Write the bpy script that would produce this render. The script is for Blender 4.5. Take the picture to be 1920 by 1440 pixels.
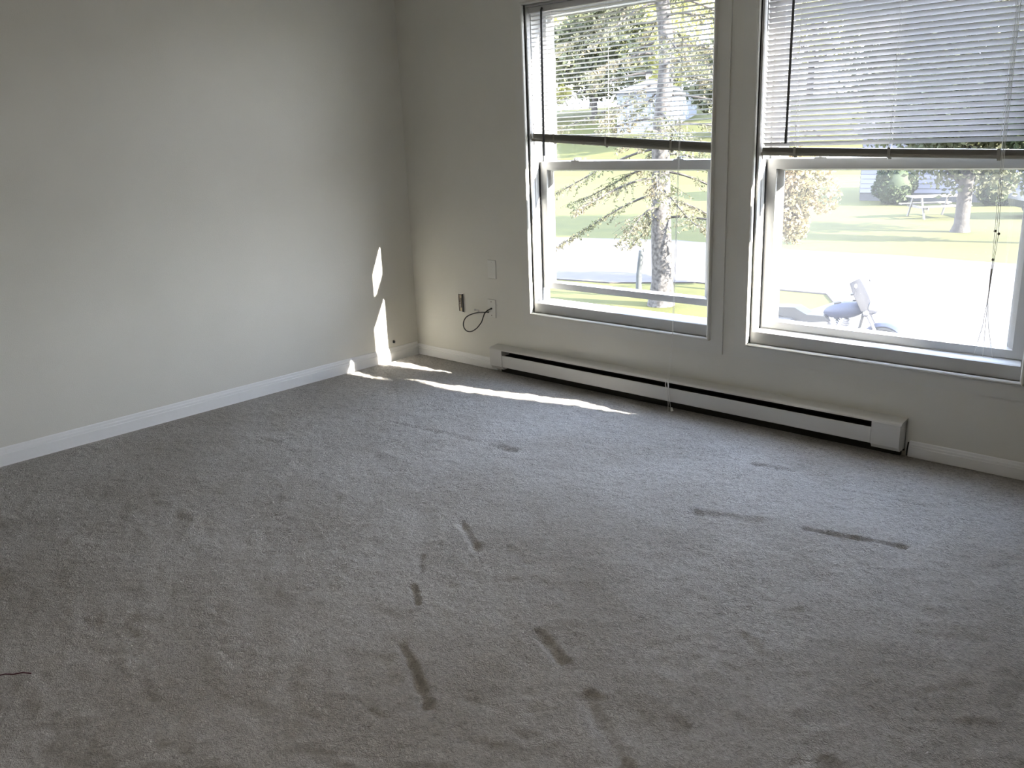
import bpy, math, random
import numpy as np
from mathutils import Vector, Matrix
for o in list(bpy.data.objects): bpy.data.objects.remove(o)
S = bpy.context.scene
col = S.collection
rnd = random.Random(7)
nr = np.random.RandomState(5)

# ------------------------------------------------------------- camera
cam = bpy.data.objects.new('camera', bpy.data.cameras.new('camera'))
col.objects.link(cam); S.camera = cam
cam.data.sensor_width = 36; cam.data.lens = 1612.54 * 36 / 1920
cam.data.clip_start = .05; cam.data.clip_end = 500
r_ = Vector((0.7311832, 0.6810478, -0.0393074)); u_ = Vector((-0.1617912, 0.2291010, 0.9598627))
f_ = Vector((-0.6627177, 0.6954759, -0.2777023))
M4 = Matrix((r_, u_, -f_)).transposed().to_4x4(); M4.translation = (4.3775, -3.6920, 1.4)
cam.matrix_world = M4

# ------------------------------------------------------------- sky, sun, exposure
SKY = 12.3
SUN = 55.0
w = bpy.data.worlds.new('sky'); S.world = w; w.use_nodes = True
nt = w.node_tree; bg = nt.nodes['Background']
tc = nt.nodes.new('ShaderNodeTexCoord'); sx = nt.nodes.new('ShaderNodeSeparateXYZ')
cr = nt.nodes.new('ShaderNodeValToRGB')
nt.links.new(tc.outputs['Generated'], sx.inputs[0]); nt.links.new(sx.outputs['Z'], cr.inputs[0])
cr.color_ramp.elements[0].position = 0.0; cr.color_ramp.elements[0].color = (.90, .94, 1, 1)
cr.color_ramp.elements[1].position = .7; cr.color_ramp.elements[1].color = (.58, .72, 1, 1)
nt.links.new(cr.outputs[0], bg.inputs[0]); bg.inputs[1].default_value = SKY
sl = bpy.data.lights.new('sun', 'SUN'); sun = bpy.data.objects.new('sun', sl); col.objects.link(sun)
sl.energy = SUN; sl.angle = math.radians(.6); sl.color = (1, .95, .86)
SD = Vector((-1, -.219, -.435))
sun.rotation_euler = SD.to_track_quat('-Z', 'Y').to_euler(); sun.location = (20, 6, 12)
S.view_settings.view_transform = 'Standard'; S.view_settings.look = 'None'
S.view_settings.exposure = 0.53; S.view_settings.gamma = 1; S.view_settings.use_curve_mapping = False
S.cycles.max_bounces = 10; S.cycles.diffuse_bounces = 6; S.cycles.transparent_max_bounces = 24

# ------------------------------------------------------------- materials
def mat(name, c, rough=.6, metal=0, var=.0, vscale=6, bump=0, bscale=60, spec=.4, trans=0, c2=None):
    m = bpy.data.materials.new(name); m.use_nodes = True; t = m.node_tree; b = t.nodes['Principled BSDF']
    b.inputs['Base Color'].default_value = (*c, 1); b.inputs['Roughness'].default_value = rough
    b.inputs['Metallic'].default_value = metal; b.inputs['Specular IOR Level'].default_value = spec
    co = t.nodes.new('ShaderNodeTexCoord')
    if var or c2:
        n = t.nodes.new('ShaderNodeTexNoise'); n.inputs['Scale'].default_value = vscale; n.inputs['Detail'].default_value = 5
        t.links.new(co.outputs['Object'], n.inputs['Vector'])
        r = t.nodes.new('ShaderNodeValToRGB'); r.color_ramp.elements[0].position = .35; r.color_ramp.elements[1].position = .65
        a = c2 if c2 else tuple(x * (1 - var) for x in c); z = c if c2 else tuple(min(1, x * (1 + var)) for x in c)
        r.color_ramp.elements[0].color = (*a, 1); r.color_ramp.elements[1].color = (*z, 1)
        t.links.new(n.outputs['Fac'], r.inputs[0]); t.links.new(r.outputs[0], b.inputs['Base Color'])
    if bump:
        n = t.nodes.new('ShaderNodeTexNoise'); n.inputs['Scale'].default_value = bscale; n.inputs['Detail'].default_value = 4
        t.links.new(co.outputs['Object'], n.inputs['Vector'])
        bp = t.nodes.new('ShaderNodeBump'); bp.inputs['Strength'].default_value = bump; bp.inputs['Distance'].default_value = .01
        t.links.new(n.outputs['Fac'], bp.inputs['Height']); t.links.new(bp.outputs[0], b.inputs['Normal'])
    if trans:
        tl = t.nodes.new('ShaderNodeBsdfTranslucent'); tl.inputs[0].default_value = (*c, 1)
        if var or c2: t.links.new(r.outputs[0], tl.inputs[0])
        mx = t.nodes.new('ShaderNodeMixShader'); mx.inputs[0].default_value = trans
        t.links.new(b.outputs[0], mx.inputs[1]); t.links.new(tl.outputs[0], mx.inputs[2])
        t.links.new(mx.outputs[0], t.nodes['Material Output'].inputs[0])
    return m
MW = mat('wall_paint', (.67, .655, .595), .55, var=.015, vscale=3, bump=.12, bscale=220, spec=.3)
MWr = mat('light_balance_brown', (.26, .22, .17), .6, var=.1, vscale=4)  # added dark finish for the unseen walls, cuts bounced light
MT = mat('trim_paint', (.78, .78, .77), .4, bump=.05, bscale=40)
MTc = mat('casing_paint', (.66, .65, .60), .4, bump=.05, bscale=40)
MV = mat('vinyl', (.54, .54, .53), .35)
MVd = mat('gap_shade_black', (.02, .02, .02), .6)  # stands in for the shade in the gap between sash and jamb
MC = mat('ceiling_paint', (.75, .75, .72), .8, bump=.3, bscale=90)
MH = mat('heater_enamel', (.62, .61, .58), .35, spec=.5)
MHd = mat('heater_inside', (.025, .023, .02), .7)
MSl = mat('slat_vinyl', (.55, .545, .55), .4, trans=.22)
MRl = mat('blind_shade_tone', (.30, .29, .25), .45)  # darker copy of the white blind plastic, backlit shade put into the colour
MCd = mat('cord', (.75, .74, .70), .8)
MWd = mat('wand_plastic', (.04, .04, .04), .3)
MBk = mat('black_rubber', (.012, .012, .012), .45)
MBr = mat('brass', (.36, .30, .20), .4, metal=.6, bump=.3, bscale=80)
MBx = mat('outlet_box', (.16, .13, .10), .6)
MPl = mat('plate_paint', (.70, .69, .64), .4)
MMt = mat('steel', (.75, .74, .72), .2, metal=1)

def carpet_mat():
    m = bpy.data.materials.new('carpet'); m.use_nodes = True; t = m.node_tree; b = t.nodes['Principled BSDF']
    b.inputs['Roughness'].default_value = .95; b.inputs['Specular IOR Level'].default_value = .1
    b.inputs['Sheen Weight'].default_value = .25; b.inputs['Sheen Roughness'].default_value = .5
    co = t.nodes.new('ShaderNodeTexCoord')
    def noise(s, d, r=.6, dist=0):
        n = t.nodes.new('ShaderNodeTexNoise'); n.inputs['Scale'].default_value = s; n.inputs['Detail'].default_value = d
        n.inputs['Roughness'].default_value = r; n.inputs['Distortion'].default_value = dist
        t.links.new(co.outputs['Object'], n.inputs['Vector']); return n
    a = noise(78, 5, .68, .9); bb = noise(1.6, 4, .55); cc = noise(230, 2)
    r = t.nodes.new('ShaderNodeValToRGB')
    r.color_ramp.elements[0].position = .30; r.color_ramp.elements[0].color = (.32, .294, .268, 1)  # shade between tufts put into the colour, low spots darker
    r.color_ramp.elements[1].position = .62; r.color_ramp.elements[1].color = (.64, .61, .572, 1)
    t.links.new(a.outputs['Fac'], r.inputs[0])
    r2 = t.nodes.new('ShaderNodeValToRGB')
    r2.color_ramp.elements[0].position = .32; r2.color_ramp.elements[0].color = (.78, .76, .72, 1)
    r2.color_ramp.elements[1].position = .62; r2.color_ramp.elements[1].color = (1, 1, 1, 1)
    t.links.new(bb.outputs['Fac'], r2.inputs[0])
    mx = t.nodes.new('ShaderNodeMix'); mx.data_type = 'RGBA'; mx.blend_type = 'MULTIPLY'; mx.inputs[0].default_value = 1
    t.links.new(r.outputs[0], mx.inputs[6]); t.links.new(r2.outputs[0], mx.inputs[7])
    t.links.new(mx.outputs[2], b.inputs['Base Color'])
    ad = t.nodes.new('ShaderNodeMath'); ad.operation = 'MULTIPLY_ADD'; ad.inputs[1].default_value = .35
    t.links.new(cc.outputs['Fac'], ad.inputs[0]); t.links.new(a.outputs['Fac'], ad.inputs[2])
    bp = t.nodes.new('ShaderNodeBump'); bp.inputs['Strength'].default_value = .9; bp.inputs['Distance'].default_value = .027
    t.links.new(ad.outputs[0], bp.inputs['Height']); t.links.new(bp.outputs[0], b.inputs['Normal'])
    return m

def glass_mat(name, tint=.96):
    m = bpy.data.materials.new(name); m.use_nodes = True; t = m.node_tree; t.nodes.remove(t.nodes['Principled BSDF'])
    tr = t.nodes.new('ShaderNodeBsdfTransparent'); tr.inputs[0].default_value = (tint, tint, tint, 1)
    g = t.nodes.new('ShaderNodeBsdfGlossy'); g.inputs['Roughness'].default_value = .01
    fr = t.nodes.new('ShaderNodeFresnel'); fr.inputs[0].default_value = 1.45
    ge = t.nodes.new('ShaderNodeNewGeometry'); iv = t.nodes.new('ShaderNodeMath'); iv.operation = 'SUBTRACT'; iv.inputs[0].default_value = 1
    mu = t.nodes.new('ShaderNodeMath'); mu.operation = 'MULTIPLY'; t.links.new(ge.outputs['Backfacing'], iv.inputs[1])
    t.links.new(fr.outputs[0], mu.inputs[0]); t.links.new(iv.outputs[0], mu.inputs[1])
    mx = t.nodes.new('ShaderNodeMixShader'); t.links.new(mu.outputs[0], mx.inputs[0])
    t.links.new(tr.outputs[0], mx.inputs[1]); t.links.new(g.outputs[0], mx.inputs[2])
    t.links.new(mx.outputs[0], t.nodes['Material Output'].inputs[0]); return m
def screen_mat(name, cover):
    m = bpy.data.materials.new(name); m.use_nodes = True; t = m.node_tree; t.nodes.remove(t.nodes['Principled BSDF'])
    tr = t.nodes.new('ShaderNodeBsdfTransparent')
    d = t.nodes.new('ShaderNodeBsdfTranslucent'); d.inputs[0].default_value = (.8, .8, .8, 1)
    e = t.nodes.new('ShaderNodeBsdfDiffuse'); e.inputs[0].default_value = (.6, .6, .6, 1)
    m2 = t.nodes.new('ShaderNodeMixShader'); m2.inputs[0].default_value = .4
    t.links.new(d.outputs[0], m2.inputs[1]); t.links.new(e.outputs[0], m2.inputs[2])
    mx = t.nodes.new('ShaderNodeMixShader'); mx.inputs[0].default_value = cover
    t.links.new(tr.outputs[0], mx.inputs[1]); t.links.new(m2.outputs[0], mx.inputs[2])
    t.links.new(mx.outputs[0], t.nodes['Material Output'].inputs[0]); return m
MG = glass_mat('window_glass'); MS = screen_mat('insect_mesh', .028)
MGd = glass_mat('smoked_windshield', .55)

# ------------------------------------------------------------- mesh helpers
class MB:
    def __init__(s): s.v = []; s.f = []
    def add(s, vs, fs):
        n = len(s.v); s.v += [tuple(v) for v in vs]; s.f += [tuple(i + n for i in f) for f in fs]; return s
    def box(s, x0, x1, y0, y1, z0, z1, rot=None, piv=None, bev=0):
        if bev:
            b = bev; vs = []; fs = []
            # chamfered box built from three nested slabs' corner points
            for (a, c, d) in ((b, b, 0), (0, 0, b)):
                pass
            pts = []
            for sx_ in (0, 1):
                for sy_ in (0, 1):
                    for sz_ in (0, 1):
                        X = x0 if not sx_ else x1; Y = y0 if not sy_ else y1; Z = z0 if not sz_ else z1
                        dx = b if not sx_ else -b; dy = b if not sy_ else -b; dz = b if not sz_ else -b
                        pts.append(((X, Y + dy, Z + dz), (X + dx, Y, Z + dz), (X + dx, Y + dy, Z)))
            vs = [p for t3 in pts for p in t3]
            I = lambda a, c, d, k: (a * 4 + c * 2 + d) * 3 + k
            for a in (0, 1):
                q = [I(a, 0, 0, 0), I(a, 1, 0, 0), I(a, 1, 1, 0), I(a, 0, 1, 0)]; fs.append(q if a else q[::-1])
                q = [I(0, a, 0, 1), I(1, a, 0, 1), I(1, a, 1, 1), I(0, a, 1, 1)]; fs.append(q if not a else q[::-1])
                q = [I(0, 0, a, 2), I(1, 0, a, 2), I(1, 1, a, 2), I(0, 1, a, 2)]; fs.append(q if a else q[::-1])
            for a in (0, 1):
                for c in (0, 1):
                    fs.append([I(a, c, 0, 0), I(a, c, 1, 0), I(a, c, 1, 1), I(a, c, 0, 1)])
                    fs.append([I(a, 0, c, 0), I(a, 1, c, 0), I(a, 1, c, 2), I(a, 0, c, 2)])
                    fs.append([I(0, a, c, 1), I(1, a, c, 1), I(1, a, c, 2), I(0, a, c, 2)])
                    for d in (0, 1): fs.append([I(a, c, d, 0), I(a, c, d, 1), I(a, c, d, 2)])
        else:
            vs = [(x0, y0, z0), (x1, y0, z0), (x1, y1, z0), (x0, y1, z0), (x0, y0, z1), (x1, y0, z1), (x1, y1, z1), (x0, y1, z1)]
            fs = [(3, 2, 1, 0), (4, 5, 6, 7), (0, 1, 5, 4), (1, 2, 6, 5), (2, 3, 7, 6), (3, 0, 4, 7)]
        if rot is not None:
            p = Vector(piv or (0, 0, 0)); vs = [rot @ (Vector(v) - p) + p for v in vs]
        return s.add(vs, fs)
    def prism(s, prof, a, b, axis=0):
        # prof: closed list of 2D points; extruded from a to b along axis (0:x ->(y,z), 1:y ->(x,z), 2:z ->(x,y))
        n = len(prof); vs = []
        for t in (a, b):
            for p in prof:
                vs.append((t, p[0], p[1]) if axis == 0 else (p[0], t, p[1]) if axis == 1 else (p[0], p[1], t))
        fs = [(i, (i + 1) % n, (i + 1) % n + n, i + n) for i in range(n)] + [tuple(range(n))[::-1], tuple(range(n, 2 * n))]
        return s.add(vs, fs)
    def tube(s, pts, r, seg=8, r2=None, caps=True):
        pts = [Vector(p) for p in pts]; n = len(pts); vs = []; fs = []
        up = Vector((0, 0, 1)); prev = None
        for i, p in enumerate(pts):
            d = (pts[min(i + 1, n - 1)] - pts[max(i - 1, 0)]).normalized()
            if prev is None:
                a = d.cross(up if abs(d.z) < .95 else Vector((1, 0, 0))).normalized()
            else:
                a = (prev - d * prev.dot(d)).normalized()
            prev = a; b = d.cross(a)
            rr = r if r2 is None else r + (r2 - r) * i / (n - 1)
            if isinstance(r, (list, tuple)): rr = r[i]
            for k in range(seg):
                t = 2 * math.pi * k / seg; vs.append(p + (a * math.cos(t) + b * math.sin(t)) * rr)
        for i in range(n - 1):
            for k in range(seg):
                k2 = (k + 1) % seg; fs.append((i * seg + k, i * seg + k2, (i + 1) * seg + k2, (i + 1) * seg + k))
        if caps: fs.append(tuple(range(seg))[::-1]); fs.append(tuple(range((n - 1) * seg, n * seg)))
        return s.add(vs, fs)
    def ball(s, c, rx, ry, rz, seg=12, rings=8, rot=None):
        vs = []; fs = []; c = Vector(c)
        for i in range(rings + 1):
            ph = math.pi * i / rings
            for k in range(seg):
                t = 2 * math.pi * k / seg
                v = Vector((rx * math.sin(ph) * math.cos(t), ry * math.sin(ph) * math.sin(t), rz * math.cos(ph)))
                if rot: v = rot @ v
                vs.append(c + v)
        for i in range(rings):
            for k in range(seg):
                k2 = (k + 1) % seg; fs.append((i * seg + k, (i + 1) * seg + k, (i + 1) * seg + k2, i * seg + k2))
        return s.add(vs, fs)
    def torus(s, c, R, r, axis='y', seg=28, cs=10, a0=0, a1=2 * math.pi, sq=1):
        pts = []
        for i in range(seg + 1):
            t = a0 + (a1 - a0) * i / seg; C_, S_ = math.cos(t) * R, math.sin(t) * R
            pts.append((c[0] + C_, c[1], c[2] + S_) if axis == 'y' else (c[0], c[1] + C_, c[2] + S_))
        return s.tube(pts, r, cs, caps=True)
    def build(s, name, m, parent=None, smooth=False):
        me = bpy.data.meshes.new(name); me.from_pydata(s.v, [], s.f); me.update()
        me.materials.append(m)
        if smooth:
            me.polygons.foreach_set('use_smooth', [True] * len(me.polygons))
            try: me.set_sharp_from_angle(angle=math.radians(40))
            except Exception: pass
        o = bpy.data.objects.new(name, me); col.objects.link(o)
        if parent is not None: o.parent = parent
        return o
def empty(name, loc=(0, 0, 0), rz=0):
    o = bpy.data.objects.new(name, None); col.objects.link(o); o.location = loc; o.rotation_euler = (0, 0, rz)
    o.empty_display_size = .1; return o
def tag(o, label=None, cat=None, group=None, kind=None):
    if label: o['label'] = label
    if cat: o['category'] = cat
    if group: o['group'] = group
    if kind: o['kind'] = kind
    return o
def struct(o, label, cat): return tag(o, label, cat, kind='structure')

# children are written in world coordinates, then shifted into their parent's frame
def finish(root):
    L = Vector(root.location)
    def walk(o, base):
        for c in list(o.children):
            if c.type == 'MESH' and not c.get('_loc'):
                c.data.transform(Matrix.Translation(-base)); c['_loc'] = 1
            walk(c, base)
    walk(root, L)
    for c in root.children_recursive:
        if '_loc' in c: del c['_loc']
    return root

# ------------------------------------------------------------- room shell
W, D, H = 6.0, -5.4, 2.42
X1, X2 = (1.065, 2.225), (2.445, 3.605)      # the two window openings
ZB, ZT = .40, 2.06
TH = .13
# window wall, with both openings; goes down to the ground outside
m = MB()
xs = [-.16, X1[0], X1[1], X2[0], X2[1], W + .16]
for i in (0, 2, 4): m.box(xs[i], xs[i + 1], 0, TH, -2.0, 2.75)
for (a, b) in (X1, X2): m.box(a, b, 0, TH, -2.0, ZB); m.box(a, b, 0, TH, ZT, 2.75)
struct(m.build('wall_back', MW), 'cream painted window wall with two windows above the long heater', 'wall')
struct(MB().box(-.16, 0, D, 0, 0, H).build('wall_left', MW), 'blank cream wall on the left catching slivers of sunlight', 'wall')
struct(MB().box(W, W + .16, D, 0, 0, H).build('wall_right', MWr), 'wall on the right darkened to balance the light, outside the picture', 'wall')
struct(MB().box(-.16, W + .16, D - .16, D, 0, H).build('wall_rear', MWr), 'wall behind the camera, darkened to balance the light', 'wall')
struct(MB().box(-.16, W + .16, D - .16, TH, H, H + .3).build('ceiling', MC), 'flat white ceiling, above the picture', 'ceiling')

# added fill lamp above the camera's view, brightens floor and left wall
cl = empty('added_fill_lamp', (3.0, -2.95, H)); tag(cl, 'added fill lamp, a glowing dome on the unseen ceiling, above the picture', 'lamp')
MB().tube([(3.0, -2.95, H), (3.0, -2.95, H - .025)], .17, 32).build('fill_lamp_base', MT, cl)
ML = bpy.data.materials.new('fill_lamp_glow'); ML.use_nodes = True; _b = ML.node_tree.nodes['Principled BSDF']
_b.inputs['Emission Color'].default_value = (1, .92, .80, 1); _b.inputs['Emission Strength'].default_value = 33
m = MB(); m.ball((3.0, -2.95, H - .026), .15, .15, .09, 28, 14); m.build('fill_lamp_dome', ML, cl, smooth=True); finish(cl)

# carpet: fine grid where it is seen
DENTS = [((1.315, -1.029), (1.792, -.997), .022, .010), ((2.80, -1.05), (3.03, -.995), .024, .013), ((3.19, -.95), (3.50, -.858), .014, .013),
         ((2.717, -2.403), (2.88, -2.488), .013, .011), ((2.886, -2.057), (3.024, -2.125), .018, .016), ((2.154, -1.677), (2.368, -1.796), .014, .010),
         ((2.391, -2.113), (2.489, -2.182), .010, .013), ((3.18, -2.205), (3.42, -2.355), .020, .010), ((2.743, -.484), (2.90, -.457), .012, .012),
         ((1.02, -1.07), (1.30, -1.03), .012, .007), ((2.24, -1.95), (2.33, -2.03), .012, .008), ((3.36, -1.70), (3.42, -1.75), .016, .010),
         ((2.95, -.47), (3.05, -.42), .010, .007), ((3.13, -.53), (3.50, -.47), .010, .005), ((1.62, -.985), (1.80, -.995), .03, .012),
         ((.66, -1.62), (.80, -1.60), .012, .008), ((2.62, -2.36), (2.72, -2.40), .012, .012)]
def carpet():
    gx = np.arange(0, 4.7001, .0075); gy = np.arange(-3.9, .0001, .0075); nx, ny = len(gx), len(gy)
    X, Y = np.meshgrid(gx, gy); Z = np.zeros_like(X)
    def vn(scale, seed):
        rs = np.random.RandomState(seed); G = rs.rand(int(3.9 / scale) + 4, int(4.7 / scale) + 4)
        fx = X / scale; fy = (Y + 3.9) / scale; ix = fx.astype(int); iy = fy.astype(int); tx = fx - ix; ty = fy - iy
        tx = tx * tx * (3 - 2 * tx); ty = ty * ty * (3 - 2 * ty)
        return (G[iy, ix] * (1 - tx) + G[iy, ix + 1] * tx) * (1 - ty) + (G[iy + 1, ix] * (1 - tx) + G[iy + 1, ix + 1] * tx) * ty - .5
    Z += .008 * vn(.45, 1) + .008 * vn(.14, 2) + .007 * vn(.05, 3) + .006 * vn(.022, 4)
    for (a, b, wd, dp) in DENTS:
        a = np.array(a); b = np.array(b); d = b - a; L2 = d @ d
        t = np.clip(((X - a[0]) * d[0] + (Y - a[1]) * d[1]) / L2, 0, 1)
        q = np.hypot(X - a[0] - t * d[0], Y - a[1] - t * d[1]) / wd
        dp *= .85; wd *= .62; Z -= dp * np.exp(-q ** 2.6 * .9) - dp * .12 * np.exp(-((q - 1.7) ** 2) * 4)
    edge = np.clip(np.minimum(X, -Y) / .05, 0, 1); Z *= edge; Z -= .004 * (1 - edge)
    co = np.stack([X, Y, Z], -1).reshape(-1, 3)
    i = np.arange((nx - 1) * (ny - 1)); r = i // (nx - 1); c = i % (nx - 1); b0 = r * nx + c
    F = np.stack([b0, b0 + 1, b0 + nx + 1, b0 + nx], 1)
    ex = np.array([[4.7, 0, 0], [W, 0, 0], [W, D, 0], [4.7, D, 0], [0, D, 0], [0, -3.9, 0], [4.7, -3.9, 0]]); n0 = len(co)
    co = np.vstack([co, ex])
    me = bpy.data.meshes.new('floor'); nq = len(F)
    me.vertices.add(len(co)); me.vertices.foreach_set('co', co.ravel())
    extra = [(n0, n0 + 3, n0 + 2, n0 + 1), (n0 + 5, n0 + 4, n0 + 3, n0 + 6)]
    idx = np.concatenate([F.ravel(), np.array(extra).ravel()]); me.loops.add(len(idx)); me.loops.foreach_set('vertex_index', idx)
    me.polygons.add(nq + 2); me.polygons.foreach_set('loop_start', np.arange(nq + 2) * 4)
    me.polygons.foreach_set('use_smooth', np.ones(nq + 2, bool)); me.update(calc_edges=True); me.validate()
    me.materials.append(carpet_mat())
    o = bpy.data.objects.new('floor', me); col.objects.link(o); return o
struct(carpet(), 'worn greige cut-pile carpet with furniture dents', 'floor')

# baseboards
def base_prof(h):  # (out, z)
    return [(0, 0), (.013, 0), (.013, h * .62), (.0095, h * .66), (.0095, h * .78), (.006, h * .84), (.005, h * .95), (.002, h), (0, h)]
struct(MB().prism([(-a, z) for a, z in base_prof(.07)], 0, .75, 0).build('baseboard_back', MT), 'painted baseboard from the corner to the heater', 'baseboard')
struct(MB().prism([(-a, z) for a, z in base_prof(.07)], 3.215, W, 0).build('baseboard_right', MT), 'painted baseboard to the right of the heater', 'baseboard')
struct(MB().prism([(a, z) for a, z in base_prof(.087)], D, -.0135, 1).build('baseboard_left', MT), 'white painted baseboard along the left wall', 'baseboard')

# ------------------------------------------------------------- windows
def ring(m, x0, x1, z0, z1, w, y0, y1, wl=None, wb=None, wt=None):
    wl = wl or w; wb = wb if wb is not None else w; wt = wt if wt is not None else w
    m.box(x0, x0 + wl, y0, y1, z0, z1); m.box(x1 - w, x1, y0, y1, z0, z1)
    m.box(x0 + wl, x1 - w, y0, y1, z0, z0 + wb); m.box(x0 + wl, x1 - w, y0, y1, z1 - wt, z1); return m
def sash(root, name, x0, x1, z0, z1, y, st, br, tr):
    m = MB()
    # front frame 22 mm deep and a glazing step set back, sloping in to the glass
    ring(m, x0, x1, z0, z1, st, y, y + .03, wb=br, wt=tr)
    s = m.build(name, MV, root)
    g = MB(); a, b, c, d = x0 + st, x1 - st, z0 + br, z1 - tr; k = .028
    for (p, q, r, t) in (((a, c), (a, d), (a + k, d - .008), (a + k, c + .008)), ((b, d), (b, c), (b - k, c + .008), (b - k, d - .008)),
                         ((b, c), (a, c), (a + k, c + .008), (b - k, c + .008)), ((a, d), (b, d), (b - k, d - .008), (a + k, d - .008))):
        g.add([(p[0], y + .012, p[1]), (q[0], y + .012, q[1]), (r[0], y + .026, r[1]), (t[0], y + .026, t[1]),
               (p[0], y + .03, p[1]), (q[0], y + .03, q[1]), (r[0], y + .03, r[1]), (t[0], y + .03, t[1])],
              [(0, 1, 2, 3), (7, 6, 5, 4), (0, 4, 5, 1), (1, 5, 6, 2), (2, 6, 7, 3), (3, 7, 4, 0)])
    g.build('glazing_bead', MV, s)
    MB().box(a + .004, b - .004, y + .019, y + .023, c + .004, d - .004).build('glass_pane', MG, s)
    return s
def window(n, x0, x1, lift, screen):
    root = empty('window_%d' % n, ((x0 + x1) / 2, 0, ZB))
    z0, z1 = ZB, ZT
    # flat casing boards with a raised rounded inner bead
    cw = .078; m = MB()
    t = .011
    m.box(x0 - cw, x0, -t, 0, z0 - cw, z1 + cw).box(x1, x1 + cw, -t, 0, z0 - cw, z1 + cw)
    m.box(x0, x1, -t, 0, z0 - cw, z0).box(x0, x1, -t, 0, z1, z1 + cw)
    m.build('casing', MTc, root)
    b = MB(); pr = [(0, 0), (.013, 0), (.013, -.026), (.010, -.031), (.005, -.031), (0, -.027)]
    def bead(p0, p1, horiz, sgn):
        vs = []
        for (c0, c1) in ((p0, 0), (p1, 1)):
            for (o_, y_) in pr:
                e = o_ if c1 == 0 else -o_
                if horiz: vs.append((c0[0] + (-o_ if c1 == 0 else o_), y_, c0[1] + sgn * o_))
                else: vs.append((c0[0] + sgn * o_, y_, c0[1] + (-o_ if c1 == 0 else o_)))
        k = len(pr); b.add(vs, [(i, (i + 1) % k, (i + 1) % k + k, i + k) for i in range(k)])
    bead((x0, z0), (x1, z0), True, -1); bead((x0, z1), (x1, z1), True, 1)
    bead((x0, z0), (x0, z1), False, -1); bead((x1, z0), (x1, z1), False, 1)
    b.build('inner_bead', MTc, root)
    # frame liner: jambs, head, sill nose with a lit ledge
    m = MB(); jl = .010
    m.box(x0, x0 + jl, .0, TH, z0, z1).box(x1 - jl, x1, .0, TH, z0, z1).box(x0 + jl, x1 - jl, .0, TH, z1 - jl, z1)
    m.box(x0 + jl, x0 + jl + .004, .03, .058, z0 + .06, z1 - jl).box(x1 - jl - .004, x1 - jl, .03, .058, z0 + .06, z1 - jl)
    m.build('frame', MV, root)
    m = MB(); m.prism([(0.0, z0), (TH + .03, z0), (TH + .03, z0 + .045), (.125, z0 + .058), (.12, z0 + .064), (.006, z0 + .060), (0.0, z0 + .056)], x0 + jl, x1 - jl, 0)
    m.build('sill', MV, root)
    # black strips standing in for the shaded gap beside the sash
    s = MB(); s.box(x0 + jl, x0 + jl + .005, .060, .072, z0 + .062, 1.25).box(x1 - jl - .005, x1 - jl, .060, .072, z0 + .062, 1.25)
    s.build('sash_gap_shade', MVd, root)
    a, c = x0 + jl + .006, x1 - jl - .006
    ls = sash(root, 'lower_sash', a, c, z0 + .066 + lift, 1.250, .072, .045, .034, .045)
    us = sash(root, 'upper_sash', a, c, 1.205, z1 - jl - .002, .106, .040, .040, .040)
    for fx in (.22, .80):
        lk = MB(); xx = a + (c - a) * fx
        lk.box(xx - .03, xx + .03, .074, .098, 1.250, 1.256, bev=.002); lk.tube([(xx, .086, 1.256), (xx, .086, 1.266)], .013, 12)
        lk.box(xx - .006, xx + .034, .080, .090, 1.262, 1.268, bev=.002); lk.build('sash_lock', MV, ls)
    if screen:
        fr = MB(); ring(fr, a, c, z0 + .062, 1.23, .018,   .118, .126); q = fr.build('screen_frame', MV, root)
        MB().box(a + .018, c - .018,   .1218, .1222, z0 + .08, 1.212).build('insect_screen', MS, q)
    return finish(root)
w1 = window(1, *X1, .070, False); struct(w1, 'left sash window, its lower sash raised a little', 'window')
w2 = window(2, *X2, .0, True); struct(w2, 'right sash window, closed, looking onto the drive and motorcycle', 'window')

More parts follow.
